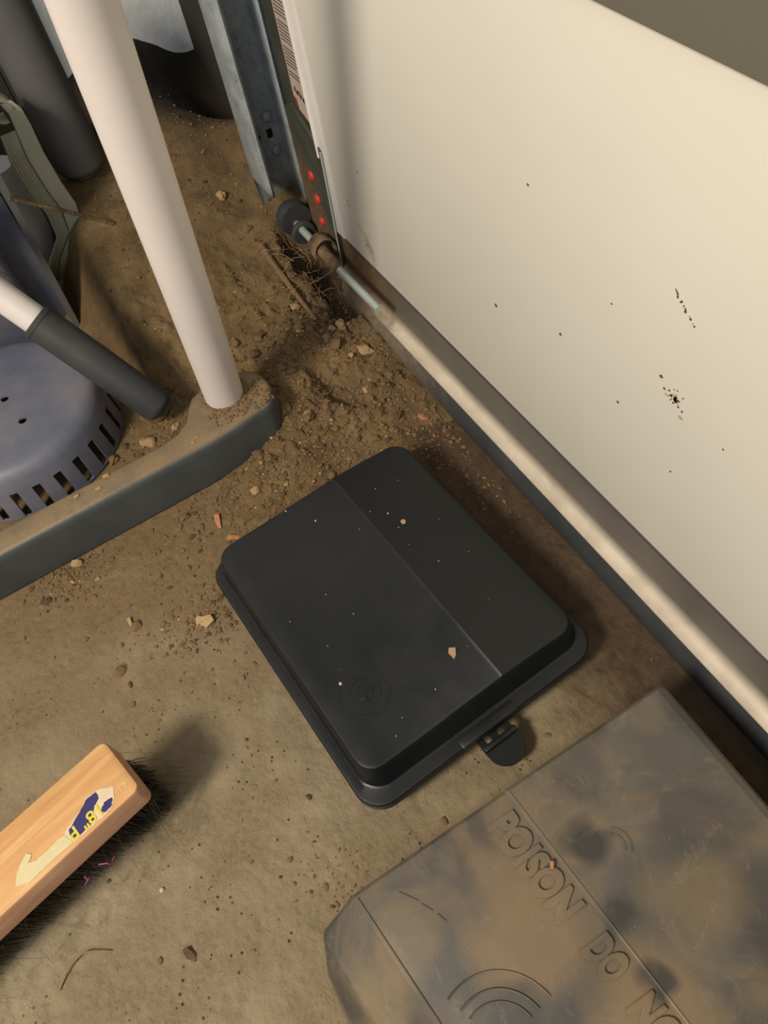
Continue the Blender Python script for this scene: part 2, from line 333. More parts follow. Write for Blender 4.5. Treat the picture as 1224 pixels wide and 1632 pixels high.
# ------------------------------------------------------------ dirt mound
def mound_h(x, y):
    sh = 1.5 * np.maximum(0, 0.03 - y)
    xx = x + sh
    h = np.interp(-xx, [0.60, 0.74, 0.80, 0.86, 0.94, 1.04, 1.2, 1.35, 1.5], [-0.012, -0.004, 0.006, 0.022, 0.058, 0.10, 0.15, 0.19, 0.225])
    h = h * (1 - 0.25 * sstep(-1.1, -1.5, x) * sstep(0.26, 0.12, y))
    # debris spread between foot rail and the door
    h = np.where(h > 0, h * (0.2 + 0.8 * sstep(-0.045, 0.06, y)), h)
    deb = 0.022 * gau(x, y, -0.79, 0.22, 0.10, 0.10) + 0.016 * gau(x, y, -0.70, 0.16, 0.10, 0.09) + 0.013 * gau(x, y, -0.66, 0.27, 0.09, 0.06) + 0.012 * gau(x, y, -0.64, 0.07, 0.06, 0.08)
    deb = deb + 0.010 * gau(x, y, -0.68, -0.187, 0.025, 0.045) + 0.009 * gau(x, y, -0.56, -0.05, 0.03, 0.05)
    h = np.maximum(h, -0.012) + deb
    h = h + 0.008 * sstep(0.29, 0.335, y) * sstep(-0.2, -0.5, x)
    loose = sstep(-1.15, -0.85, x)
    h = h + fbm(x, y, 9, 3, 31) * 0.02 * sstep(-0.7, -0.95, x)
    h = h + fbm(x, y, 40, 4, 33) * (0.006 + 0.014 * loose * sstep(0.0, 0.02, h))
    cl = vnoise(x * 95, y * 95, 41) ; h = h + 0.006 * sstep(0.55, 0.9, cl) * loose * sstep(-0.002, 0.012, h)
    # gully beside the debris, roller pit, hollow added by the jamb to make it darker
    h = h - 0.034 * gau(x, y, -0.745, 0.235, 0.055, 0.022, 0.25)
    h = h - 0.10 * sstep(0.285, 0.31, y + 0.012 * fbm(x, y, 30, 3, 5) * 4) * sstep(-1.02, -0.99, x) * sstep(-0.82, -0.88, x) * 0.9
    h = h - 0.16 * gau(x, y, -1.40, 0.385, 0.13, 0.085)
    h = np.where(y > 0.325, np.minimum(h, 0.03 + 10 * np.maximum(0, -0.985 - x)), h)
    # the upturned tub and the case stand on bare floor
    d = np.hypot(x + 0.935, y + 0.165); h = np.minimum(h, 0.005 + np.maximum(0, d - 0.150) * 1.6 + 0 * x)
    return h
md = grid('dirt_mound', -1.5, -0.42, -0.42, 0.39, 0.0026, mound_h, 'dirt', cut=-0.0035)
tag(md, 'heap of brown washed-in dirt filling the corner behind the white pipe', 'dirt', kind='stuff')
def gz(x, y):
    X = np.array([x]); Y = np.array([y]); return float(max(mound_h(X, Y)[0] if (-1.5 < x < -0.42 and -0.42 < y < .39) else -1, floor_h(X, Y)[0]))

# clod meshes
def clod_mesh(name, mat, seed, sub=1, squash=0.7, jag=0.35):
    r = random.Random(seed); b = bmesh.new(); bmesh.ops.create_icosphere(b, subdivisions=sub, radius=1)
    for v in b.verts:
        n_ = noise.noise(v.co * 1.3 + Vector((seed * 3.1, 0, 0))); v.co *= 1 + jag * n_ * 1.6 + r.uniform(-.10, .10); v.co.z *= squash
    me = bpy.data.meshes.new(name); b.to_mesh(me); b.free(); me.materials.append(M[mat]); 
    return me
# thousands of crumbs: one stuff object
def crumbs(name, n, dens, smin, smax, mat, label, seed, xr, yr):
    r = np.random.default_rng(seed); V = []; F = []; cnt = 0; tries = 0
    proto = clod_mesh('p', mat, seed, 0 if smax < 0.004 else 1); pv = np.array([v.co[:] for v in proto.vertices]); pf = [tuple(p.vertices) for p in proto.polygons]; bpy.data.meshes.remove(proto)
    X = r.uniform(*xr, 140000); Y = r.uniform(*yr, 140000); D = dens(X, Y); keep = r.uniform(0, 1, 140000) < D
    X = X[keep][:n]; Y = Y[keep][:n]; Z = np.maximum(mound_h(X, Y), floor_h(X, Y))
    for x, y, z in zip(X, Y, Z):
        s = smin * (smax / smin) ** (r.uniform() ** 2.2); a = r.uniform(0, 6.28); sc = np.array([r.uniform(.8, 1.3), r.uniform(.7, 1.1), r.uniform(.6, 1)]) * s
        q = pv * sc; c, s_ = math.cos(a), math.sin(a); q = np.stack([q[:, 0] * c - q[:, 1] * s_ + x, q[:, 0] * s_ + q[:, 1] * c + y, q[:, 2] + z + s * 0.25], 1)
        k0 = len(V); V.extend(map(tuple, q)); F.extend(tuple(i + k0 for i in f) for f in pf)
    o = obj(name, (V, [], F), mat, smooth=None); tag(o, label, 'crumbs', kind='stuff'); return o
def dens_loose(x, y):
    d = 0.9 * gau(x, y, -0.76, 0.22, 0.13, 0.11) + 0.7 * gau(x, y, -0.64, 0.1, 0.07, 0.1) + 0.5 * gau(x, y, -0.86, 0.3, 0.08, 0.05) + 0.9 * gau(x, y, -0.68, -0.187, 0.03, 0.04)
    d = d + 0.7 * gau(x, y, -0.53, -0.055, 0.035, 0.06) + 0.25 * gau(x, y, -0.20, -0.075, 0.03, 0.03) + 0.35 * gau(x, y, -0.62, 0.3, 0.12, 0.04) + 0.5 * gau(x, y, -0.83, 0.0, 0.06, 0.05)
    d = d * 1.0
    d = d + 0.12 * gau(x, y, -1.1, 0.2, 0.2, 0.15) + 0.07 * gau(x, y, -0.45, -0.06, 0.05, 0.06) + 0.004
    return np.where((x > -0.56) & (y > -0.035) & (y < 0.27) & (x < -0.2), 0, np.minimum(d, 1))
crumbs('dirt_crumbs', 9000, dens_loose, 0.0006, 0.0040, 'clod', 'loose brown dirt crumbs scattered between the foot rail, black box and door', 3, (-1.4, -0.05), (-0.35, 0.33))
crumbs('dark_crumbs', 1600, dens_loose, 0.0007, 0.0036, 'clod_dark', 'dark soil crumbs strewn among the paler dirt near the door corner', 5, (-1.4, -0.05), (-0.35, 0.33))
crumbs('pale_grit', 500, dens_loose, 0.0007, 0.0026, 'clod_pale', 'pale sandy grit specks in the loose dirt', 6, (-1.4, -0.02), (-0.4, 0.33))
# countable clods
protos = [clod_mesh('dirt_clod', m_, i + 11, 2) for i, m_ in enumerate(('clod', 'clod_dark', 'clod', 'clod_pale'))]
rc = random.Random(5); n = 0
for t in range(4000):
    if n >= 110: break
    x = rc.uniform(-1.05, -0.5); y = rc.uniform(-0.25, 0.325)
    if rc.random() > float(dens_loose(np.array([x]), np.array([y]))[0]) : continue
    if -0.745 < x < -0.69 and y < 0.14: continue
    if (-0.59 < x and -0.07 < y < 0.28) or (math.hypot(x + .77, y - .094) < .05): continue
    o = bpy.data.objects.new('dirt_clod', protos[rc.choice((0, 0, 1, 2, 2, 3))]); C.objects.link(o)
    s = rc.uniform(0.0032, 0.0085) * (0.7 if x > -0.7 else 1)
    o.location = (x, y, gz(x, y) + s * 0.3); o.scale = (s * rc.uniform(.8, 1.3), s, s * rc.uniform(.6, 1)); o.rotation_euler = (rc.uniform(-.4, .4), rc.uniform(-.4, .4), rc.uniform(0, 6.3))
    if x < -0.93: wh = ('brown dirt clod on the packed slope under the door track', 'dirt clods on the slope')
    elif x < -0.745 and y < 0.16: wh = ('brown dirt clod lying behind the dusty foot rail', 'dirt clods behind the rail')
    elif y > 0.24: wh = ('brown dirt clod in loose soil along the left end of the door seal', 'dirt clods by the door seal')
    elif y > 0.14: wh = ('brown dirt clod in the loose soil just beyond the rounded rail end', 'dirt clods beyond the rail end')
    elif y > -0.10: wh = ('brown dirt clod between the foot rail and the black box', 'dirt clods between rail and black box')
    else: wh = ('brown dirt clod in the small spill in front of the foot rail', 'dirt clods in front of the rail')
    tag(o, wh[0], 'clod', wh[1]); n += 1
# single stones and flakes that stand out
def single(name, x, y, s, mat, label, cat, sc=(1, 1, .7), rz=0, seed=1):
    me = clod_mesh(name, mat, seed, 2, 1, .3); o = bpy.data.objects.new(name, me); C.objects.link(o)
    o.location = (x, y, gz(x, y) + s * sc[2] * 0.45); o.scale = (s * sc[0], s * sc[1], s * sc[2]); o.rotation_euler = (0.1, 0.1, rz); tag(o, label, cat); return o
single('pebble', -0.649, 0.065, 0.0062, 'clod_pale', 'round pale tan pebble beside the far left edge of the black box', 'stone', seed=3)
single('pebble', -0.768, 0.300, 0.0095, 'clod_pale', 'chunky tan stone near the door seal below the end of the zinc rod', 'stone', (1.3, .8, .7), .6, 4)
single('pebble', -1.10, 0.255, 0.0085, 'clod_pale', 'pale stone on the smooth dirt slope between white pipe and track', 'stone', (1, .8, .7), 0, 5)
single('pebble', -0.693, -0.172, 0.0065, 'clod_pale', 'small tan stone against the foot of the dark rail', 'stone', (1.3, .8, .7), 1, 6)
single('pebble', -0.822, -0.022, 0.010, 'clod_pale', 'flat tan stone behind the rail right of the slotted tub', 'stone', (1.2, .8, .8), 1, 7)
single('pebble', -0.846, 0.012, 0.013, 'clod', 'large lumpy brown clod under the end of the black tube', 'stone', (1.4, .8, .8), 2, 8)
single('pebble', -0.625, 0.305, 0.0055, 'chip_pink', 'pinkish stone chip between the black box and the door seal', 'stone', (1.3, .7, .5), .4, 9)
single('pebble', -0.278, -0.217, 0.0022, 'white_speck', 'tiny white grain on bare concrete right of the broom', 'stone', seed=10)
for (x, y, s, lb) in ((-0.693, -0.085, .0, ''),): pass
def flake(name, x, y, pts, mat, label, cat, th=0.0012, tilt=(.15, .1, 0)):
    b = bmesh.new(); prism(b, pts, 'z', 0, th)
    bmesh.ops.bevel(b, geom=b.edges[:], offset=th * .3, segments=1, affect='EDGES')
    o = obj(name, b, mat, smooth=None); o.location = (x, y, gz(x, y) + 0.0012); o.rotation_euler = tilt; tag(o, label, cat); return o
flake('leaf_scrap', -0.522, -0.068, [(-.014, -.006), (-.004, -.010), (.006, -.007), (.016, .002), (.010, .009), (.000, .006), (-.008, .008)], 'clod_pale', 'pale dry leaf scrap beside the left edge of the black box', 'leaf', tilt=(.35, -.2, .9))
flake('wood_chip', -0.642, 0.006, [(-.012, -.003), (-.003, -.0045), (.010, -.002), (.012, .002), (.002, .003), (-.009, .004)], 'wood_chip', 'slender orange wood chip in dirt below the rounded rail end', 'wood chip', tilt=(.3, .1, -.2))
flake('wood_chip', -0.606, 0.014, [(-.011, -.003), (.010, -.002), (.012, .002), (-.009, .004)], 'wood_chip', 'tan wood sliver touching the far left edge of the black box', 'wood chip', tilt=(.3, .3, 1.2))
flake('seed_husk', -0.572, -0.142, [(-.007, -.0025), (.006, -.002), (.007, .002), (-.006, .003)], 'clod_pale', 'small pale husk on concrete between the rail and the broom head', 'husk', tilt=(.5, .1, .0))
flake('leaf_scrap', -0.212, -0.214, [(-.009, -.002), (.0, -.005), (.009, -.001), (.004, .003), (-.006, .003)], 'clod_dark', 'small dark leaf scrap on concrete below the broom, left of the big grey box', 'leaf', tilt=(.3, .2, .4))
def strand(name, pts, r, mat, label=None, cat=None, parent=None):
    P = [Vector(p) for p in pts]; out = []
    for i in range(len(P) - 1):
        a = P[max(i - 1, 0)]; b_, c_ = P[i], P[i + 1]; d = P[min(i + 2, len(P) - 1)]
        for t in np.linspace(0, 1, 5)[:-1]:
            out.append(0.5 * ((2 * b_) + (c_ - a) * t + (2 * a - 5 * b_ + 4 * c_ - d) * t * t + (3 * b_ - a - 3 * c_ + d) * t ** 3))
    out.append(P[-1]); b = bmesh.new(); tube(b, out, r, 6, rs=[r * (1 - 0.5 * i / len(out)) for i in range(len(out))])
    o = obj(name, b, mat, parent, 60); 
    if label: tag(o, label, cat)
    return o
strand('grass_blade', [(-0.251, -0.332, .001), (-0.263, -0.317, .003), (-0.266, -0.299, .004), (-0.255, -0.279, .001)], 0.0009, 'rootlet', 'thin curved dry grass blade on concrete below the broom head', 'grass')
strand('dry_stick', [(-0.992, 0.262, gz(-.992, .262) + .003), (-0.93, 0.263, max(gz(-.93, .263) + .004, .05)), (-0.852, 0.27, gz(-.852, .27) + .004)], 0.0058, 'clod', 'tapering dry stick lying in dirt in front of the roller pit', 'stick')
# fibrous roots around the roller
b = bmesh.new(); rr = random.Random(2)
for i in range(46):
    x = rr.uniform(-1.0, -0.86); y = rr.uniform(0.26, 0.325); z = max(gz(x, y), rr.uniform(.03, .11)); p = Vector((x, y, z)); pts = [p.copy()]; d = Vector((rr.uniform(-1, 1), rr.uniform(-1, .6), rr.uniform(-.8, .5))).normalized()
    for j in range(6):
        d = (d + Vector((rr.uniform(-1, 1), rr.uniform(-1, 1), rr.uniform(-1, 1))) * .45).normalized(); p = p + d * rr.uniform(.003, .010); p.y = min(p.y, .333); p.z = max(p.z, gz(p.x, p.y)); pts.append(p.copy())
    tube(b, pts, rr.uniform(.0002, .0005), 4, cap=False)
ro = obj('rootlets', b, 'rootlet', smooth=60); tag(ro, 'tangle of fine pale rootlets and webs over the dirt around the track roller', 'roots', kind='stuff')

# ------------------------------------------------------------ garage door
door = empty('door_1', (0.1, 0.36, 0)); tag(door, kind='structure')
dp = Vector((-0.1, -0.36, 0))
def dobj(name, b, mat, smooth=35, parent=None):
    o = obj(name, b, mat, parent or door, smooth)
    if parent is None: o.location = dp
    return o
b = bmesh.new(); box(b, (-0.868, 0.348, 0.1215), (1.25, 0.395, 0.566), 0.0015, 2); panel = dobj('lower_panel', b, 'cream_paint')
b = bmesh.new(); box(b, (-0.893, 0.3465, 0.1215), (-0.870, 0.395, 0.566), 0.0012, 2); dobj('end_stile_strip', b, 'white_metal')
b = bmesh.new(); tube(b, [(-0.8935, 0.3465, 0.235), (-0.8935, 0.3465, 0.566)], 0.0035, 10); dobj('stile_bead', b, 'white_metal', 60)
b = bmesh.new(); box(b, (-0.893, 0.338, 0.570), (1.25, 0.395, 1.15), 0.002, 2); o = dobj('upper_rail', b, 'strut_grey'); o['label'] = 'plain grey steel rail above the cream panel'
b = bmesh.new(); box(b, (-0.868, 0.3475, 0.1185), (1.25, 0.352, 0.1212), 0.0006, 1); dobj('panel_lip', b, 'dark_tube')
# bottom retainer with a concave foot
prof = [(0.3505, 0.119)]
for t in np.linspace(0, 1, 9): a = math.radians(90 * t); prof.append((0.3505 - 0.0175 * (1 - math.cos(a)), 0.0765 - 0.0225 * math.sin(a)))
prof += [(0.3325, 0.052), (0.334, 0.050), (0.354, 0.050), (0.356, 0.119)]
b = bmesh.new(); prism(b, prof, 'x', -0.892, 1.25); o = dobj('bottom_retainer', b, 'aluminium', 50); o['label'] = 'dull aluminium channel under the cream panel'
b = bmesh.new(); tube(b, [(-0.80, 0.3335, 0.0635 - 0.0105), (1.25, 0.3335, 0.053)], 0.0010, 6); dobj('retainer_edge', b, 'aluminium', 60)
prof = []
for t in np.linspace(0, 1, 12): a = math.pi * t; prof.append((0.3365 + 0.004 * (1 - math.cos(a)) * 0 - 0.0045 * math.sin(a), 0.0495 * (1 - t)))
prof += [(0.365, 0.0), (0.365, 0.0495)]
b = bmesh.new(); prism(b, prof, 'x', -0.885, 1.25); o = dobj('bottom_seal', b, 'seal_rubber', 50); o['label'] = 'black rubber weather seal touching the floor'
# dirty patch caked on the retainer end
# side stile, bottom bracket
b = bmesh.new(); box(b, (-0.985, 0.352, 0.03), (-0.893, 0.392, 1.1), 0.001, 1); dobj('side_stile', b, 'stile_green')
b = bmesh.new(); prism(b, [(-0.975, 0.05), (-0.975, 0.270), (-0.952, 0.283), (-0.884, 0.247), (-0.884, 0.235), (-0.896, 0.06)], 'y', 0.3445, 0.352)
bmesh.ops.bevel(b, geom=b.edges[:], offset=0.0008, segments=1, affect='EDGES'); br = dobj('bottom_bracket', b, 'stile_green')
b = bmesh.new(); tube(b, [(-0.884, 0.3445, 0.246), (-0.8885, 0.3445, 0.17), (-0.8955, 0.3445, 0.062)], 0.0016, 6); obj('bracket_edge', b, 'zinc', br, 60)
for i, (x, z, r_) in enumerate(((-0.9345, 0.189, .0075), (-0.9315, 0.1545, .0075), (-0.934, 0.1175, .0065))):
    b = bmesh.new(); bmesh.ops.create_uvsphere(b, u_segments=16, v_segments=8, radius=1)
    for v in b.verts: v.co = Vector((x + v.co.x * r_, 0.3445 + v.co.y * 0.004, z + v.co.z * r_))
    obj('red_rivet', b, 'red_plastic', br, 60)
# warning label
b = bmesh.new(); prism(b, [(-0.9485, 0.28), (-0.9485, 0.56), (-0.8985, 0.56), (-0.8985, 0.262)], 'y', 0.3508, 0.352); lb = dobj('warning_label', b, 'label_paper', None)
lb['label'] = 'printed warning sticker with dark red border'
b = bmesh.new()
prism(b, [(-0.9485, 0.28), (-0.9485, 0.56), (-0.9475, 0.56), (-0.9475, 0.28)], 'y', 0.3503, 0.3508)
prism(b, [(-0.9485, 0.279), (-0.9485, 0.2815), (-0.8985, 0.2645), (-0.8985, 0.262)], 'y', 0.3503, 0.3508)
prism(b, [(-0.9475, 0.281), (-0.9475, 0.292), (-0.940, 0.290), (-0.938, 0.279)], 'y', 0.3503, 0.3508)
obj('label_border', b, 'ink_red', lb, None)
b = bmesh.new(); rl = random.Random(9); z = 0.555; row = 0
while z > 0.318:
    if row % 7 not in (5,):
        x = -0.944; end = rl.uniform(-0.918, -0.903)
        while x < end:
            l_ = rl.uniform(.0015, .005); prism(b, [(x, z), (x + l_, z - l_ * .12), (x + l_, z - l_ * .12 + .0013), (x, z + .0013)], 'y', 0.3505, 0.3508); x += l_ + .001
    z -= 0.0042; row += 1
obj('label_text', b, 'ink', lb, None)
b = bmesh.new()
for i in range(16):
    x = -0.940 + i * .0022; z = 0.301 - i * .0006 + rl.uniform(-.002, .002); prism(b, [(x, z), (x + .0018, z - .001), (x + .002, z + rl.uniform(.003, .007)), (x + .0003, z + rl.uniform(.003, .007))], 'y', 0.3505, 0.3508)
obj('label_emblem', b, 'ink', lb, None)
# roller: carrier, axle, wheel
rt = empty('track_roller', (-0.99, 0.318, 0.10)); tag(rt, 'door roller with bright zinc axle sticking out over the aluminium bottom channel', 'roller')
rp = -Vector((-0.99, 0.318, 0.10))
b = bmesh.new(); tube(b, [(-0.985, 0.32, 0.102), (-0.855, 0.32, 0.100), (-0.7395, 0.32, 0.104)], 0.0056, 16); tube(b, [(-0.7405, 0.32, 0.104), (-0.7375, 0.32, 0.104)], 0.0045, 16); o = obj('axle', b, 'zinc', rt, 50); o.location = rp
b = bmesh.new(); tube(b, [(-0.905, 0.32, 0.102), (-0.845, 0.32, 0.100)], 0.0088, 14, rs=[0.0085, 0.0078]); o = obj('bearing_sleeve', b, 'dirty_metal', rt, 50); o.location = rp
def ring_x(b, x0, x1, r0, r1, c, n=32):
    rings = []
    for x, r in ((x0, r1), (x0, r0), (x0 + (x1 - x0) * .3, r0 + .0015), (x0 + (x1 - x0) * .7, r0 + .0015), (x1, r0), (x1, r1)): rings.append([(x, c[0] + r * math.cos(2 * math.pi * j / n), c[1] + r * math.sin(2 * math.pi * j / n)) for j in range(n)])
    loft(b, rings, False, False); 
    return b
b = bmesh.new(); ring_x(b, -0.996, -0.975, 0.0235, 0.012, (0.321, 0.108)); 
bmesh.ops.holes_fill(b, edges=b.edges[:], sides=64); o = obj('wheel', b, 'dark_tube', rt, 40); o.location = rp
b = bmesh.new(); ring_x(b, -0.968, -0.958, 0.0165, 0.008, (0.322, 0.094)); bmesh.ops.holes_fill(b, edges=b.edges[:], sides=64); o = obj('bearing_collar', b, 'rubber', rt, 40); o.location = rp
# bent carrier loop
b = bmesh.new()
pts = []
for t in np.linspace(-30, 200, 14): a = math.radians(t); pts.append((-0.915, 0.324 + 0.017 * math.cos(a), 0.098 + 0.020 * math.sin(a)))
for w_ in (0,):
    A = [[(p[0] + dx, p[1], p[2]) for dx in (0, .022)] for p in pts]
    V = [bmesh.types.BMVert] if 0 else None
    vs = [[b.verts.new(q) for q in pr] for pr in A]
    for i in range(len(vs) - 1): b.faces.new((vs[i][0], vs[i][1], vs[i + 1][1], vs[i + 1][0]))
o = solid(obj('carrier_strap', b, 'dirty_metal', rt, 50), .0018); o.location = rp
# smudges on panel
def blob_pts(cx, cz, r, n, seed, y=0.0): 
    q = random.Random(seed); return [(cx + r * q.uniform(.6, 1.1) * math.cos(2 * math.pi * i / n), cz + r * q.uniform(.6, 1.1) * math.sin(2 * math.pi * i / n)) for i in range(n)]
b = bmesh.new()
q = random.Random(4)
for i in range(46):
    a = q.uniform(0, 6.28); rr_ = abs(q.gauss(0, .006)); prism(b, blob_pts(-0.273 + rr_ * math.cos(a), 0.319 + rr_ * math.sin(a), q.uniform(.0005, .0015), 6, i), 'y', 0.3476, 0.3481)
for i in range(16):
    t = i / 15; prism(b, blob_pts(-0.295 + .022 * t + q.uniform(-.002, .002), 0.413 - .018 * t, q.uniform(.0004, .0013), 6, i + 60), 'y', 0.3476, 0.3481)
for (x, z, r_) in ((-0.29, .33, .0022), (-.79, .262, .0012), (-.41, .285, .002), (-.33, .265, .0016), (-.352, .36, .001), (-.46, .41, .0015), (-.26, .24, .0012), (-.22, .31, .001), (-.51, .25, .0022), (-.835, .20, .0012), (-.834, .194, .0012)):
    prism(b, blob_pts(x, z, r_, 8, int(-x * 1000)), 'y', 0.3476, 0.3481)
o = obj('dirt_specks', b, 'clod_dark', panel, None); o['kind'] = 'stuff'
# cobweb strand
o = strand('cobweb', [(-0.812, 0.3465, .178), (-0.795, 0.345, .165), (-0.787, 0.345, .150), (-0.783, 0.345, .135), (-0.79, 0.343, .115)], 0.0004, 'rootlet', None, None, door); o.location = dp
b = bmesh.new(); q = random.Random(8)
for i in range(9):
    x = -0.787 + q.uniform(-.006, .006); z = .152 + q.uniform(-.012, .012); tube(b, [(x, .345, z), (x + q.uniform(-.008, .008), .343, z + q.uniform(-.01, .01)), (x + q.uniform(-.008, .008), .345, z + q.uniform(-.014, .014))], .00025, 4)
dobj('web_tuft', b, 'rootlet', 60)

# ------------------------------------------------------------ vertical track
tr = empty('vertical_track', (-1.05, 0.32, 0.11)); tag(tr, 'galvanised vertical door track bolted beside the cream door, ending above the dirt', 'door track')
tp = -Vector((-1.05, 0.32, 0.11))
def tobj(name, b, mat, smooth=35, parent=None):
    o = obj(name, b, mat, parent or tr, smooth)
    if parent is None: o.location = tp
    return o
b = bmesh.new()
out = [(-0.990, 0.3035), (-0.987, 0.300), (-0.992, 0.2965), (-1.046, 0.2965), (-1.052, 0.302), (-1.052, 0.352), (-1.046, 0.3575), (-1.012, 0.3575)]
n_ = len(out); z0 = 0.11
rows = []
for z in (z0, 0.16, 1.2):
    rows.append([b.verts.new((x + (0.0), y, z)) for x, y in out])
# front flange ends higher than the web
for j, v in enumerate(rows[0]): v.co.z = 0.148 if j < 3 else (0.155 if j == 3 else 0.085)
for a, c_ in zip(rows, rows[1:]):
    for j in range(n_ - 1): b.faces.new((a[j], a[j + 1], c_[j + 1], c_[j]))
solid(tobj('channel', b, 'galvanised', 50), 0.0018)
for (y, z) in ((0.342, 0.225), (0.343, 0.174)):
    b = bmesh.new(); rings = []
    for x, r in ((-1.0495, .0078), (-1.0475, .0072), (-1.0455, .005), (-1.0445, .002)): rings.append([(x, y + r * math.cos(2 * math.pi * j / 20), z + r * math.sin(2 * math.pi * j / 20)) for j in range(20)])
    loft(b, rings); tobj('bolt_head', b, 'galvanised', 40)
b = bmesh.new(); box(b, (-1.0498, .336, .196), (-1.0488, .344, .208)); o = tobj('square_hole', b, 'hole_black', None)
b = bmesh.new(); box(b, (-1.0497, .337, .1925), (-1.0480, .343, .1955)); tobj('hole_tab', b, 'zinc', None)
b = bmesh.new(); tube(b, [(-1.0498, .322, .203), (-1.0488, .322, .203)], .0035, 12); tobj('round_hole', b, 'hole_black', None)
b = bmesh.new(); box(b, (-1.06, .352, .12), (-1.052, .389, 1.0)); tobj('jamb_bracket', b, 'galvanised', None)

# ------------------------------------------------------------ foot rail with white pipe
fr = empty('pipe_stand', (-0.74, 0.0, 0)); tag(fr, 'thick white plastic pipe rising from a dusty dark grey foot rail', 'stand')
fp = Vector((0.74, 0, 0))
# outline in plan: front edge x=-0.70, back edge -0.742, widened foot at the far end
plan = [(-0.700, -0.60), (-0.700, 0.02)]
plan += [(-0.7005, 0.05), (-0.7035, 0.085), (-0.7085, 0.112)]
for a in range(-10, 181, 15): t = math.radians(a); plan.append((-0.7535 + 0.044 * math.cos(t), 0.125 + 0.030 * math.sin(t)))
plan += [(-0.801, 0.095), (-0.800, 0.070), (-0.792, 0.052), (-0.776, 0.040), (-0.758, 0.030), (-0.748, 0.015), (-0.744, -0.01), (-0.742, -0.60)]
cx_ = np.mean([p[0] for p in plan]); 
def inset(pl, d):
    n = len(pl); out = []
    for i in range(n):
        a, b_, c_ = Vector(pl[i - 1]), Vector(pl[i]), Vector(pl[(i + 1) % n]); e1 = (b_ - a).normalized(); e2 = (c_ - b_).normalized()
        nn = Vector((-(e1.y + e2.y), e1.x + e2.x)); nn = nn.normalized() if nn.length > 1e-6 else Vector((-e1.y, e1.x)); out.append(tuple(b_ + nn * d))
    return out
b = bmesh.new(); rings = []
for z, d in ((0.001, 0.002), (0.003, 0), (0.058, 0.0005), (0.064, 0.0022), (0.068, 0.006), (0.0695, 0.010)):
    pl = inset(plan, d); rings.append([(x, y, z) for x, y in pl])
loft(b, rings); o = obj('foot_rail', b, 'rail_plastic', fr, 40); o.location = fp
b = bmesh.new(); bot = Vector((-0.768, 0.094, 0.062)); top = Vector((-0.655, 0.104, 0.578)); d_ = (top - bot)
pts = [bot, bot + d_ * .3, bot + d_ * .6, top, bot + d_ * 1.9]; tube(b, pts, 0.0255, 40); o = obj('white_pipe', b, 'pvc', fr, 60); o.location = fp
# dirt packed around pipe base
b = bmesh.new(); q = random.Random(12)
for i in range(150):
    a = q.uniform(0, 6.28); r_ = q.uniform(.024, .032); s = q.uniform(.0015, .004)
    if a > 2.2 and a < 3.9: continue
    t = bmesh.new(); bmesh.ops.create_icosphere(t, subdivisions=1, radius=s); t.transform(Matrix.Translation((-0.767 + r_ * math.cos(a), 0.094 + r_ * math.sin(a), 0.0695))); me = bpy.data.meshes.new('t'); t.to_mesh(me); t.free(); b.from_mesh(me); bpy.data.meshes.remove(me)
for i in range(260):
    x, y = q.gauss(-0.735, .018), q.uniform(.06, .145); 
    if not(-.785 < x < -.716): continue
    s = q.uniform(.0008, .0028); t = bmesh.new(); bmesh.ops.create_icosphere(t, subdivisions=1, radius=s); t.transform(Matrix.Translation((x, y, 0.0695))); me = bpy.data.meshes.new('t'); t.to_mesh(me); t.free(); b.from_mesh(me); bpy.data.meshes.remove(me)
o = obj('caked_dirt', b, 'clod', fr, 60); o.location = fp; o['kind'] = 'stuff'
for i, (y, dx, s) in enumerate(((-0.085, -.735, .004), (-0.10, -.722, .0035), (-0.127, -.728, .003), (0.035, -.722, .002), (0.028, -.716, .002))):
    me = clod_mesh('grit', 'clod_pale', i + 40, 1); o = bpy.data.objects.new('rail_grit', me); C.objects.link(o); o.location = (dx, y, 0.0695 + s * .3); o.scale = (s, s * 1.4, s * .5); tag(o, 'pale dirt flake lying on top of the dusty foot rail', 'clod', 'pale flakes on the foot rail')

# ------------------------------------------------------------ upturned slotted tub
tb = empty('upturned_tub', (-0.935, -0.165, 0)); tag(tb, 'slate blue plastic tub upside down behind the foot rail, slots around its rim', 'tub')
prof = [(0.1375, 0.001), (0.1365, 0.012), (0.1335, 0.045), (0.1305, 0.064), (0.1265, 0.074), (0.119, 0.0795), (0.108, 0.0812), (0.09, 0.0815), (0.05, 0.082), (0.012, 0.082)]
b = bmesh.new(); N = 96; rings = [[(r * math.cos(2 * math.pi * j / N), r * math.sin(2 * math.pi * j / N), z) for j in range(N)] for r, z in prof]
inn = [[(max(r - .003, .001) * math.cos(2 * math.pi * j / N), max(r - .003, .001) * math.sin(2 * math.pi * j / N), z - (.003 if z > .06 else 0)) for j in range(N)] for r, z in prof]
Ro = [[b.verts.new(p) for p in rg] for rg in rings]; Ri = [[b.verts.new(p) for p in rg] for rg in inn]
for RR in (Ro, Ri):
    for a, c_ in zip(RR, RR[1:]):
        for j in range(N): b.faces.new((a[j], a[(j + 1) % N], c_[(j + 1) % N], c_[j]))
    b.faces.new(RR[-1])
for j in range(N): b.faces.new((Ro[0][j], Ro[0][(j + 1) % N], Ri[0][(j + 1) % N], Ri[0][j]))
shell = obj('tub_shell', b, 'slate_plastic', tb, 40)
cut = bmesh.new()
for i in range(0, 28):
    a = math.radians(36 - i * 12.86); m_ = Matrix.Rotation(a, 4, 'Z'); box(cut, (0.118, -0.0056, 0.004), (0.15, 0.0056, 0.047), 0.001, 1, m_)
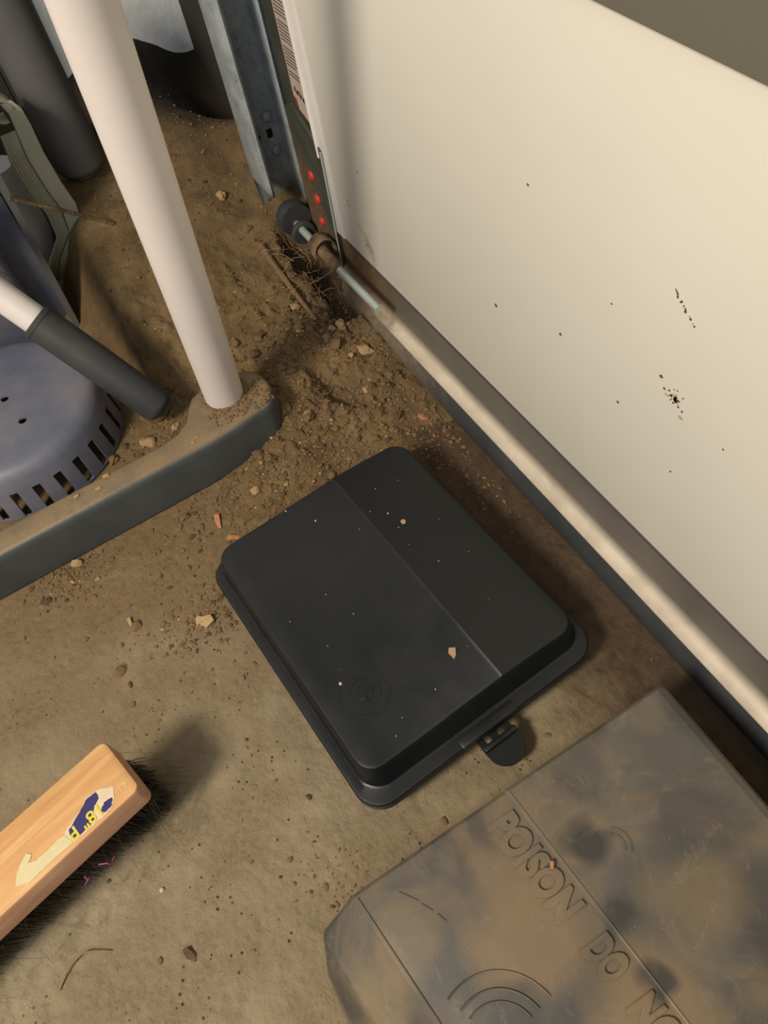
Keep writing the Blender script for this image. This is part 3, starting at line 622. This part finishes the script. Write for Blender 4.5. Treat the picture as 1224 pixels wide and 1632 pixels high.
for (x, y) in ((-0.94 + .935, -0.157 + .165), (-0.878 + .935 - .006, -0.147 + .165)):
    tube(cut, [(x, y, .06), (x, y, .1)], .0056, 20)
cm = obj('c', cut, 'slate_plastic', None, None); cm.location = (-0.935, -0.165, 0)
bpy.context.view_layer.update()
md_ = shell.modifiers.new('b', 'BOOLEAN'); md_.object = cm; md_.operation = 'DIFFERENCE'; md_.solver = 'EXACT'
bpy.context.view_layer.update()
me = bpy.data.meshes.new_from_object(shell.evaluated_get(bpy.context.evaluated_depsgraph_get())); shell.modifiers.clear(); shell.data = me; me.name = 'tub_shell'; bpy.data.objects.remove(cm)
me.set_sharp_from_angle(angle=math.radians(40))

# black tube holding a thin white pipe
ts = empty('socket_tube', (-0.84, 0.02, 0.03)); tag(ts, 'dark grey round-ended tube lying over the tub with a thinner white pipe in it', 'tube')
tq = -Vector((-0.84, 0.02, 0.03))
e0 = Vector((-0.826, 0.013, 0.052)); e1 = Vector((-0.915, -0.062, 0.180)); dv = (e1 - e0).normalized()
b = bmesh.new(); R0 = 0.0235; pts = []; rs = []
for a in range(0, 91, 15): t = math.radians(a); pts.append(e0 - dv * (R0 * .55 * math.cos(t))); rs.append(max(R0 * math.sin(t), .004))
pts += [e0 + (e1 - e0) * t for t in (.3, .6, 1.0)]; rs += [R0, R0, R0]
pts.append(e1 + dv * .004); rs.append(R0 + .0002)
tube(b, pts, R0, 32, rs=rs); o = obj('socket', b, 'dark_tube', ts, 40); o.location = tq
b = bmesh.new(); tube(b, [e1 - dv * .001, e1 + dv * .0055], R0, 32, rs=[R0 + .0012, R0 + .0012]); o = obj('socket_collar', b, 'rubber', ts, 40); o.location = tq
pe = Vector((-0.99, -0.19, 0.315)); pv = (pe - (e1 + dv * .003)).normalized()
b = bmesh.new(); tube(b, [e1, e1 + (e1 - e0) * .35, e1 + (e1 - e0) * 3.0], 0.0190, 32); o = obj('thin_white_pipe', b, 'pvc', ts, 60); o.location = tq

# slate case behind the tub
cs = empty('plastic_case', (-1.13, -0.1, 0)); tag(cs, 'dark slate plastic case standing behind the tub with a pale narrow flange', 'case')
cq = Vector((1.13, 0.1, 0))
b = bmesh.new(); prism(b, [(-0.0345, 0.006), (-0.017, 0.37), (-0.008, 0.37), (-0.025, 0.006)], 'x', -1.165, -1.10); o = obj('flange', b, 'grey_pipe', cs, None); o.location = cq
b = bmesh.new(); box(b, (-1.18, -0.37, 0.003), (-1.140, -0.026, 0.37), 0.004, 2); o = obj('back_panel', b, 'slate_plastic', cs); o.location = cq
b = bmesh.new(); box(b, (-1.15, -0.37, 0.005), (-1.104, -0.068, 0.36), 0.016, 4); o = obj('raised_body', b, 'slate_plastic', cs); o.location = cq
b = bmesh.new(); prism(b, [(-0.093, 0.158), (-0.085, 0.156), (-0.076, 0.143), (-0.083, 0.143)], 'x', -1.1045, -1.1030); o = obj('scuff', b, 'grey_pipe', cs, None); o.location = cq

# ------------------------------------------------------------ grey downpipe, vinyl strip, rod, dark board, white pipe stub
gp = bmesh.new(); pts = []; rs = []; gb = Vector((-1.25, 0.098, gz(-1.25, .09) + .006)); gt = Vector((-1.25, 0.098, 0.425)); R0 = 0.0375
for a in range(0, 91, 15): t = math.radians(a); pts.append(gb + Vector((0, 0, .02 * (1 - math.cos(t))))); rs.append(max(R0 * math.sin(t), R0 * .55))
pts += [gb + (gt - gb) * t for t in (.2, .5, 1)]; rs += [R0] * 3
tube(gp, pts, R0, 40, rs=rs); o = obj('grey_pipe', gp, 'grey_pipe', smooth=60); tag(o, 'wide dark grey upright pipe standing in the dirt behind the ribbed strip', 'pipe')
rb = empty('ribbed_strip', (-1.18, 0.0, 0.054)); tag(rb, 'bent greenish-grey ribbed vinyl strip with curled top left of the pipes', 'strip')
rq = -Vector((-1.18, 0, 0.054))
cen = [(-1.18, y, z) for y, z in ((-0.0193, 0.0545), (0.0, 0.0866), (0.0322, 0.1188), (0.0375, 0.1564), (0.0322, 0.1939), (0.03, 0.2422), (0.0343, 0.2797), (0.0365, 0.3033), (0.0322, 0.3173))]
def ribbon(b, cs_, wv, th, ribs=0, y0=0.0, y1=1.0):
    N = 12
    rows = []
    for (x, y, z), wd in zip(cs_, wv):
        r_ = []
        for j in range(N + 1):
            t = y0 + (y1 - y0) * j / N; off = 0.0018 * (j % 2) if ribs else 0
            r_.append(b.verts.new((x + off, y + (t - .5) * wd, z)))
        rows.append(r_)
    for a, c_ in zip(rows, rows[1:]):
        for j in range(N): b.faces.new((a[j], a[j + 1], c_[j + 1], c_[j]))
wv = [.034, .036, .041, .045, .047, .047, .043, .037, .03]
b = bmesh.new(); ribbon(b, cen[:7], wv[:7], .0015, 1, 0.0, 0.5); o = solid(obj('ribbed_half', b, 'ribbed_vinyl', rb, 20), .0012); o.location = rq
b = bmesh.new(); ribbon(b, [(x + .004, y, z) for x, y, z in cen], wv, .002, 0, 0.5, 1.0); o = solid(obj('smooth_half', b, 'ribbed_vinyl', rb, 40), .0018); o.location = rq
b = bmesh.new()   # curled top
rows = []
for t in range(0, 300, 20):
    a = math.radians(t); rr_ = .016 - .004 * t / 300
    rows.append([b.verts.new((-1.186 + dx, 0.030 + rr_ * math.cos(a), 0.306 + rr_ * math.sin(a))) for dx in (-.02, .012)])
for a, c_ in zip(rows, rows[1:]): b.faces.new((a[0], a[1], c_[1], c_[0]))
o = solid(obj('curled_end', b, 'ribbed_vinyl', rb, 50), .002); o.location = rq
A = Vector((-1.095, -0.019, 0.243)); B = Vector((-1.13, 0.093, gz(-1.13, .093) + .002))
b = bmesh.new(); tube(b, [A, (A + B) / 2 + Vector((0, 0, .002)), B], .0028, 10); o = obj('thin_rod', b, 'dirty_metal', smooth=60); tag(o, 'thin grey rod slanting across the ribbed strip into the dirt', 'rod')
b = bmesh.new(); box(b, (-1.40, -0.60, 0.0), (-1.38, 0.062, 0.50), 0.002, 1, Matrix.Identity(4)); o = obj('dark_board', b, 'dark_wall'); tag(o, 'dark brown board leaning upright left of the wide grey pipe', 'board')
b = bmesh.new(); tube(b, [(-1.25, -0.016, 0.0), (-1.25, -0.016, 0.215)], .028, 28, rs=[.028, .028]); o = obj('pipe_stub', b, 'white_wall', smooth=60); tag(o, 'short dusty white pipe stub behind the ribbed strip at the left', 'pipe')

# ------------------------------------------------------------ black bait station
bs = empty('bait_station', (-0.213, -0.011, 0), math.radians(3.6)); tag(bs, 'clean black plastic bait box with ridged lid and latch tab, beside the door', 'bait station')
L, W = 0.346, 0.283
def rr3(u0, v0, u1, v1, r, z, n=7): return [(u, v, z) for u, v in rrect(u0, v0, u1, v1, r, n)]
b = bmesh.new()
loft(b, [rr3(-L + .012, .012, -.012, W - .012, .02, .0012), rr3(-L + .008, .008, -.008, W - .008, .024, .003), rr3(-L + .006, .006, -.006, W - .006, .026, .012), rr3(-L + .004, .004, -.004, W - .004, .027, .0235)])
obj('base', b, 'black_plastic', bs, 30)
b = bmesh.new()
def F(v):   # lid height offset across the width: three planes, the right one falling away
    r2 = 0.178; r1 = 0.108; z = 0
    if v > r2: z = 0.0016 - 0.0090 * min(1, (v - r2) / (W - r2 - .01))
    elif v > r2 - .0035: z = 0.0016 * (v - r2 + .0035) / .0035
    if v > r1: z += 0.0016 * min(1, (v - r1) / .006)
    return z
f = 0.0
rings = [rr3(-L + .003, .003, -.003, W - .003, .027, .0240), rr3(-L, 0, 0, W, .028, .0252), rr3(-L, 0, 0, W, .028, .0285), rr3(-L + .0015, .0015, -.0015, W - .0015, .027, .0296),
         rr3(-L + .0015, .0015, -.0015, W - .0015, .027, .0315), rr3(-L, 0, 0, W, .028, .0325), rr3(-L, 0, 0, W, .028, .0365), rr3(-L + .001, .001, -.001, W - .001, .028, .0380), rr3(-L + .003, .003, -.003, W - .003, .027, .0386),
         rr3(-L + .004, .010, -.013, W - .005, .024, .0388), rr3(-L + .0045, .0115, -.0155, W - .006, .024, .040), rr3(-L + .0055, .0150, -.0235, W - .008, .021, .0585), rr3(-L + .0065, .0158, -.0248, W - .0088, .0205, .0618), rr3(-L + .008, .0172, -.0264, W - .0102, .0195, .0638), rr3(-L + .011, .0202, -.0296, W - .0132, .017, .0648)]
loft(b, rings)
for v0 in (0.108, 0.114, 0.1745, 0.178, 0.20, 0.22, 0.245):
    bmesh.ops.bisect_plane(b, geom=b.verts[:] + b.edges[:] + b.faces[:], plane_co=(0, v0, 0), plane_no=(0, 1, 0))
for v in b.verts:
    v.co.z += F(v.co.y) * float(sstep(0.042, 0.060, v.co.z))
obj('lid', b, 'black_plastic', bs, 24)
# middle step in the front flange above the latch and hood
b = bmesh.new(); box(b, (-0.012, 0.108, 0.0300), (0.0006, 0.176, 0.0394), 0.0024, 2); obj('latch_hood', b, 'black_plastic', bs)
# latch tab
lt = bmesh.new(); tongue = []
for a in range(-90, 91, 12): t = math.radians(a); tongue.append((0.0155 + 0.0210 * math.cos(t), 0.1460 + 0.0205 * math.sin(t)))
tongue += [(0.0070, 0.1665), (0.0070, 0.1255)]
prism(lt, tongue, 'z', 0.0165, 0.0195)
bmesh.ops.bevel(lt, geom=lt.edges[:], offset=0.0007, segments=2, affect='EDGES')
latch = obj('latch_tab', lt, 'black_plastic', bs)
for v0 in (0.1258, 0.1395, 0.1562):
    b = bmesh.new(); box(b, (-0.014, v0 - .0006, 0.0185), (0.0115, v0 + .0068, 0.0232), 0.0006, 1); obj('hinge_arm', b, 'black_plastic', latch)
b = bmesh.new(); box(b, (0.0060, 0.1262, 0.0175), (0.0120, 0.1655, 0.0246), 0.0012, 2); obj('cross_bar', b, 'black_plastic', latch)
# faint moulded marks
def arc(b, c, r, a0, a1, z, wd=.0004, n=14):
    pts = [(c[0] + r * math.cos(math.radians(a0 + (a1 - a0) * i / n)), c[1] + r * math.sin(math.radians(a0 + (a1 - a0) * i / n)), z) for i in range(n + 1)]; tube(b, pts, wd, 5)
b = bmesh.new(); zt = .0648
for r_, a0, a1 in ((.026, -140, -60), (.026, -10, 70), (.020, 100, 190), (.0155, 0, 90), (.0155, 160, 260), (.009, 0, 359), (.023, 20, 60), (.0225, -50, -5)): arc(b, (-0.095, 0.062), r_, a0, a1, zt)
q = random.Random(3)
for i in range(20): u = -0.095 + q.uniform(-.007, .007); v = .062 + q.uniform(-.007, .007); tube(b, [(u, v, zt), (u + q.uniform(-.003, .003), v + q.uniform(-.003, .003), zt)], .0004, 4)
for i, c_ in enumerate('ABCDEFGHIJKL'):
    u = -.285 + i * .0085; v = .045 + .002 * (i % 2); arc(b, (u, v), .0028, 60 * i, 60 * i + 240, zt, .00032, 8)
    if i % 3 == 0: arc(b, (u + .003, v - .008), .002, 0, 300, zt, .0003, 8)
o = obj('moulded_marks', b, 'black_plastic', bs, 60); o['kind'] = 'stuff'
b = bmesh.new(); q = random.Random(17)
for i in range(20):
    u = q.uniform(-.31, -.04); v = q.uniform(.03, .25); s = q.uniform(.0003, .0008); bmesh.ops.create_icosphere(b, subdivisions=1, radius=s, matrix=Matrix.Translation((u, v, .0648 + F(v) + s * .2)))
for (u, v, s) in ((-.118, .047, .0018), (-.335, .11, .001), (-.30, .13, .0012), (-.255, .20, .001)): bmesh.ops.create_icosphere(b, subdivisions=2, radius=s, matrix=Matrix.Translation((u, v, .0648 + F(v))))
o = obj('lid_specks', b, 'white_speck', bs, 60); o['kind'] = 'stuff'
ca, sa = math.cos(math.radians(3.6)), math.sin(math.radians(3.6))
def on_box(name, wx, wy, pts, mat, label, cat, rot=0):
    dx, dy = wx + .213, wy + .011; v = -dx * sa + dy * ca
    b = bmesh.new(); prism(b, pts, 'z', 0, .0022); bmesh.ops.bevel(b, geom=b.edges[:], offset=.0006, segments=1, affect='EDGES')
    o = obj(name, b, mat, smooth=None); o.location = (wx, wy, .0647 + F(v)); o.rotation_euler = (0, 0, rot); tag(o, label, cat)
on_box('dirt_flake', -0.298, 0.139, [(-.005, -.003), (.001, -.0045), (.005, -.001), (.0085, .0), (.004, .003), (-.004, .004)], 'tan_speck', 'tan seed-like flake on the black lid near its latch', 'flake', -.4)
on_box('dirt_flake', -0.460, 0.181, [(-.003, -.002), (.002, -.003), (.0035, .0), (.001, .003), (-.003, .002)], 'clod_pale', 'pale pinkish flake on the far right panel of the black lid', 'flake', .3)

# ------------------------------------------------------------ large dusty bait station
bg = empty('bait_station', (-0.155, -0.04, 0)); tag(bg, 'large dusty grey bait box with raised poison lettering, lower right of the picture', 'bait station')
# cross-section (v, widening of v per u, z); the plan narrows towards the far end
sec = [(-0.072, -.03, 0.0015), (-0.066, -.02, 0.030), (-0.0535, .09, 0.064), (-0.0500, .10, 0.0665), (-0.0145, .10, 0.0965), (-0.0100, .10, 0.098), (0.1380, .058, 0.0982), (0.1405, .058, 0.1012), (0.303, -.017, 0.0990), (0.3095, -.017, 0.0962), (0.3135, -.017, 0.091), (0.324, -.017, 0.0015)]
def vv(i, u): return sec[i][0] + sec[i][1] * u
b = bmesh.new(); secs = []
for u, dz in ((0.0, .0075), (0.0012, .0035), (0.004, 0.0008), (0.0075, 0.0), (0.05, 0), (0.10, 0), (0.15, 0), (0.22, 0), (0.30, 0), (0.365, 0), (0.369, 0.004)):
    secs.append([(u, vv(i, u), z if z < .05 else z - dz) for i, (v, _, z) in enumerate(sec)])
for ring in secs[:4]:
    for i in (0, 1): ring[i] = (ring[i][0] + 0.026, ring[i][1], ring[i][2])
    ring[2] = (ring[2][0] + 0.007, ring[2][1], ring[2][2]); ring[3] = (ring[3][0] + 0.004, ring[3][1], ring[3][2])
loft(b, secs)
obj('body', b, 'dusty_plastic', bg, 20)
def word(body, u0, u1, v0, v1, hgt, zz):
    o = text_obj('embossed_word', body, 0.04, 0.0009, 0.0007, 'dusty_plastic', bg, Matrix.Identity(4), 1.0, 0.0016)
    me = o.data; X = [v.co.x for v in me.vertices]; Y = [v.co.y for v in me.vertices]; x0, x1, y0, y1 = min(X), max(X), min(Y), max(Y)
    for v in me.vertices:
        t = (v.co.x - x0) / (x1 - x0); h_ = (v.co.y - y0) / (y1 - y0)
        v.co.x = u0 + (u1 - u0) * t; v.co.y = v0 + (v1 - v0) * t + hgt * h_; v.co.z += zz
word('POISON', 0.0175, 0.107, 0.1070, 0.1125, 0.0285, 0.0988)
word('DO', 0.1290, 0.1580, 0.1160, 0.1180, 0.0265, 0.0988)
word('NOT', 0.1760, 0.2230, 0.1200, 0.1240, 0.0255, 0.0988)
for r_, wd in ((.030, .0008), (.038, .0011), (.050, .0009)):
    b = bmesh.new(); arc(b, (0.150, 0.030), r_, 100, 200, .0985, wd, 20); obj('moulded_ring', b, 'dusty_plastic', bg, 60)
for r_ in (.010, .015):
    b = bmesh.new(); arc(b, (0.085, 0.185), r_, 40, 150, .1010, .0005, 14); obj('moulded_ring', b, 'dusty_plastic', bg, 60)
for (u0, v0, u1, v1) in ((.02, .020, .034, .030), (.037, .031, .046, .036), (.05, .038, .058, .041)):
    b = bmesh.new(); tube(b, [(u0, v0, .0983), (u1, v1, .0983)], .0006, 5); obj('scratch_ridge', b, 'dusty_plastic', bg, 60)
b = bmesh.new(); tube(b, [(0.006, vv(5, .006) - .002, .0972), (0.36, vv(5, .36) - .002, .0972)], .0016, 8); obj('left_ridge', b, 'dusty_plastic', bg, 60)
b = bmesh.new(); tube(b, [(0.006, vv(7, .006), .1002), (.36, vv(7, .36), .1002)], .0017, 8); obj('middle_ridge', b, 'dusty_plastic', bg, 60)
b = bmesh.new(); prism(b, [(-.003, -.0015), (.003, -.0012), (.0028, .0012), (-.0026, .0016)], 'z', 0, .002); o = obj('wood_chip', b, 'wood_chip', smooth=None); o.location = (-0.085, 0.0955, 0.1012); o.rotation_euler = (0, 0, -.6); tag(o, 'tiny pale wood chip resting on the lettering of the big grey box', 'wood chip')

# ------------------------------------------------------------ push broom head
ba = math.radians(13.5 - 0.0)
bh = empty('broom_head', (-0.3335, -0.1745, 0), ba); tag(bh, 'pine push broom head with dark bristles and a torn sticker, lower left', 'broom')
# local frame: +x along the end face away from far-left corner; -y along the block
bw, bl, zt, zb = 0.0655, 0.457, 0.103, 0.069
b = bmesh.new()
rings = [[(x, y, z) for x, y in rrect(-bw + i_, -bl + i_, -i_, -i_, r_, 5)] for z, i_, r_ in ((zb, .0015, .006), (zb + .002, 0, .0075), (zt - .004, 0, .0075), (zt - .0012, .0012, .007), (zt, .0035, .006))]
loft(b, rings); o = obj('block', b, None, bh, 35, mats=['pine', 'pine_end'])
for p in o.data.polygons:
    if abs(p.normal.z) < .7: p.material_index = 1
# bristles
V = []; Fc = []; q = random.Random(21)
for i in range(9500):
    x = q.uniform(-bw + .006, -.006); y = -q.uniform(.006, bl - .006) if q.random() > .2 else -q.uniform(.004, .05)
    ex = (x + bw / 2) / (bw / 2); ey = max(0, 1 + y / .05)
    tx = x - .007 + ex * .002 + q.gauss(0, .004); ty = y + .008 + q.gauss(0, .004); tz = q.uniform(.0, .012)
    mx = x * .55 + tx * .45 + q.gauss(0, .001); my = y * .6 + ty * .4; w_ = .00035
    P = [(x, y, zb + .001, w_ * 1.2), (mx, my, (zb + tz) / 2, w_), (tx, ty, tz, w_ * .5)]; a = q.uniform(0, 3.14); cx, sx_ = math.cos(a), math.sin(a); k0 = len(V)
    for (px, py, pz, pw) in P: V += [(px - cx * pw, py - sx_ * pw, pz), (px + cx * pw, py + sx_ * pw, pz)]
    Fc += [(k0, k0 + 1, k0 + 3, k0 + 2), (k0 + 2, k0 + 3, k0 + 5, k0 + 4)]
# stray bristles
for i in range(90):
    side = q.random() < .6; x = -.004 if side else q.uniform(-bw, 0); y = -q.uniform(0, .3) if side else -.003
    dx, dy = (q.uniform(.01, .035), q.uniform(-.02, .03)) if side else (q.uniform(-.02, .02), q.uniform(.01, .045)); k0 = len(V); w_ = .00022; zz = zb - .003
    for t in (0, .33, .66, 1): px = x + dx * t ** .7; py = y + dy * t; pz = zz - (zz - .006) * t ** 1.6; V += [(px - w_, py, pz), (px + w_, py + w_, pz)]
    Fc += [(k0 + 2 * j, k0 + 2 * j + 1, k0 + 2 * j + 3, k0 + 2 * j + 2) for j in range(3)]
o = obj('bristles', (V, [], Fc), 'bristle', bh, None); o['kind'] = 'stuff'
# torn sticker
stp = [(-.020, -.018), (-.011, -.022), (-.0045, -.030), (-.004, -.040), (-.0045, -.060), (-.006, -.076), (-.006, -.095), (-.0055, -.118), (-.012, -.127), (-.020, -.121), (-.026, -.117), (-.028, -.108), (-.021, -.109), (-.017, -.103), (-.0165, -.092), (-.016, -.080), (-.019, -.070), (-.0225, -.060), (-.024, -.050), (-.030, -.042), (-.028, -.030), (-.024, -.024)]
def jag(pts, amp, n=5, seed=1):
    q_ = random.Random(seed); out = []
    for i in range(len(pts)):
        a, c_ = Vector(pts[i]), Vector(pts[(i + 1) % len(pts)])
        for j in range(n):
            t = j / n; o_ = amp if j else amp * .3; out.append(tuple(a.lerp(c_, t) + Vector((q_.uniform(-o_, o_), q_.uniform(-o_, o_)))))
    return out
def plate(pts, z0, z1, nm, mat, parent):
    pts = jag(pts, .0005, 4, len(pts))
    b = bmesh.new(); prism(b, pts, 'z', z0, z1); return obj(nm, b, mat, parent, None)
stk = plate([p for p in stp[:5]] + [(-.0055, -.073), (-.016, -.074)] + stp[16:], zt, zt + .0004, 'sticker', 'sticker_paper', bh); stk['label'] = 'torn blue and yellow paper sticker'
plate([(-.0055, -.071), (-.006, -.095), (-.0055, -.118), (-.012, -.127), (-.020, -.121), (-.024, -.116), (-.029, -.106), (-.024, -.103), (-.021, -.109), (-.017, -.103), (-.0165, -.092), (-.0175, -.080), (-.016, -.073)], zt, zt + .0007, 'sticker_residue', 'sticker_residue', bh)
plate([(-.0275, -.032), (-.021, -.033), (-.018, -.040), (-.0135, -.044), (-.0062, -.046), (-.006, -.066), (-.0085, -.070), (-.0175, -.068), (-.0235, -.052), (-.0285, -.043)], zt + .0004, zt + .0006, 'blue_print', 'sticker_blue', stk)
plate([(-.0125, -.024), (-.0065, -.028), (-.0055, -.036), (-.0095, -.038), (-.014, -.032)], zt + .0004, zt + .0006, 'blue_print', 'sticker_blue', stk)
mt = Matrix.Translation((-.0172, -.0345, zt + .0007)) @ Matrix.Rotation(math.radians(-90), 4, 'Z')
text_obj('sticker_text', '18" P', 0.0168, 0.0001, 0, 'sticker_yellow', stk, mt, 1.0, 0.0003)
# chipped pale gouge ring
b = bmesh.new(); arc(b, (-.013, -.011), .003, 0, 300, zt, .0005, 12); obj('wood_nick', b, 'sticker_residue', bh, 60)
# magenta threads caught in the bristles
for i, (a0, a1) in enumerate((((0.004, -.075, .055), (.010, -.068, .05)), ((0.003, -.09, .055), (.008, -.096, .05)))):
    b = bmesh.new(); A, B = Vector(a0), Vector(a1); tube(b, [A, (A + B) / 2 + Vector((.002, .003, .002)), B, B + Vector((-.004, .006, -.002))], .0006, 5); obj('pink_thread', b, 'magenta_thread', bh, 60)
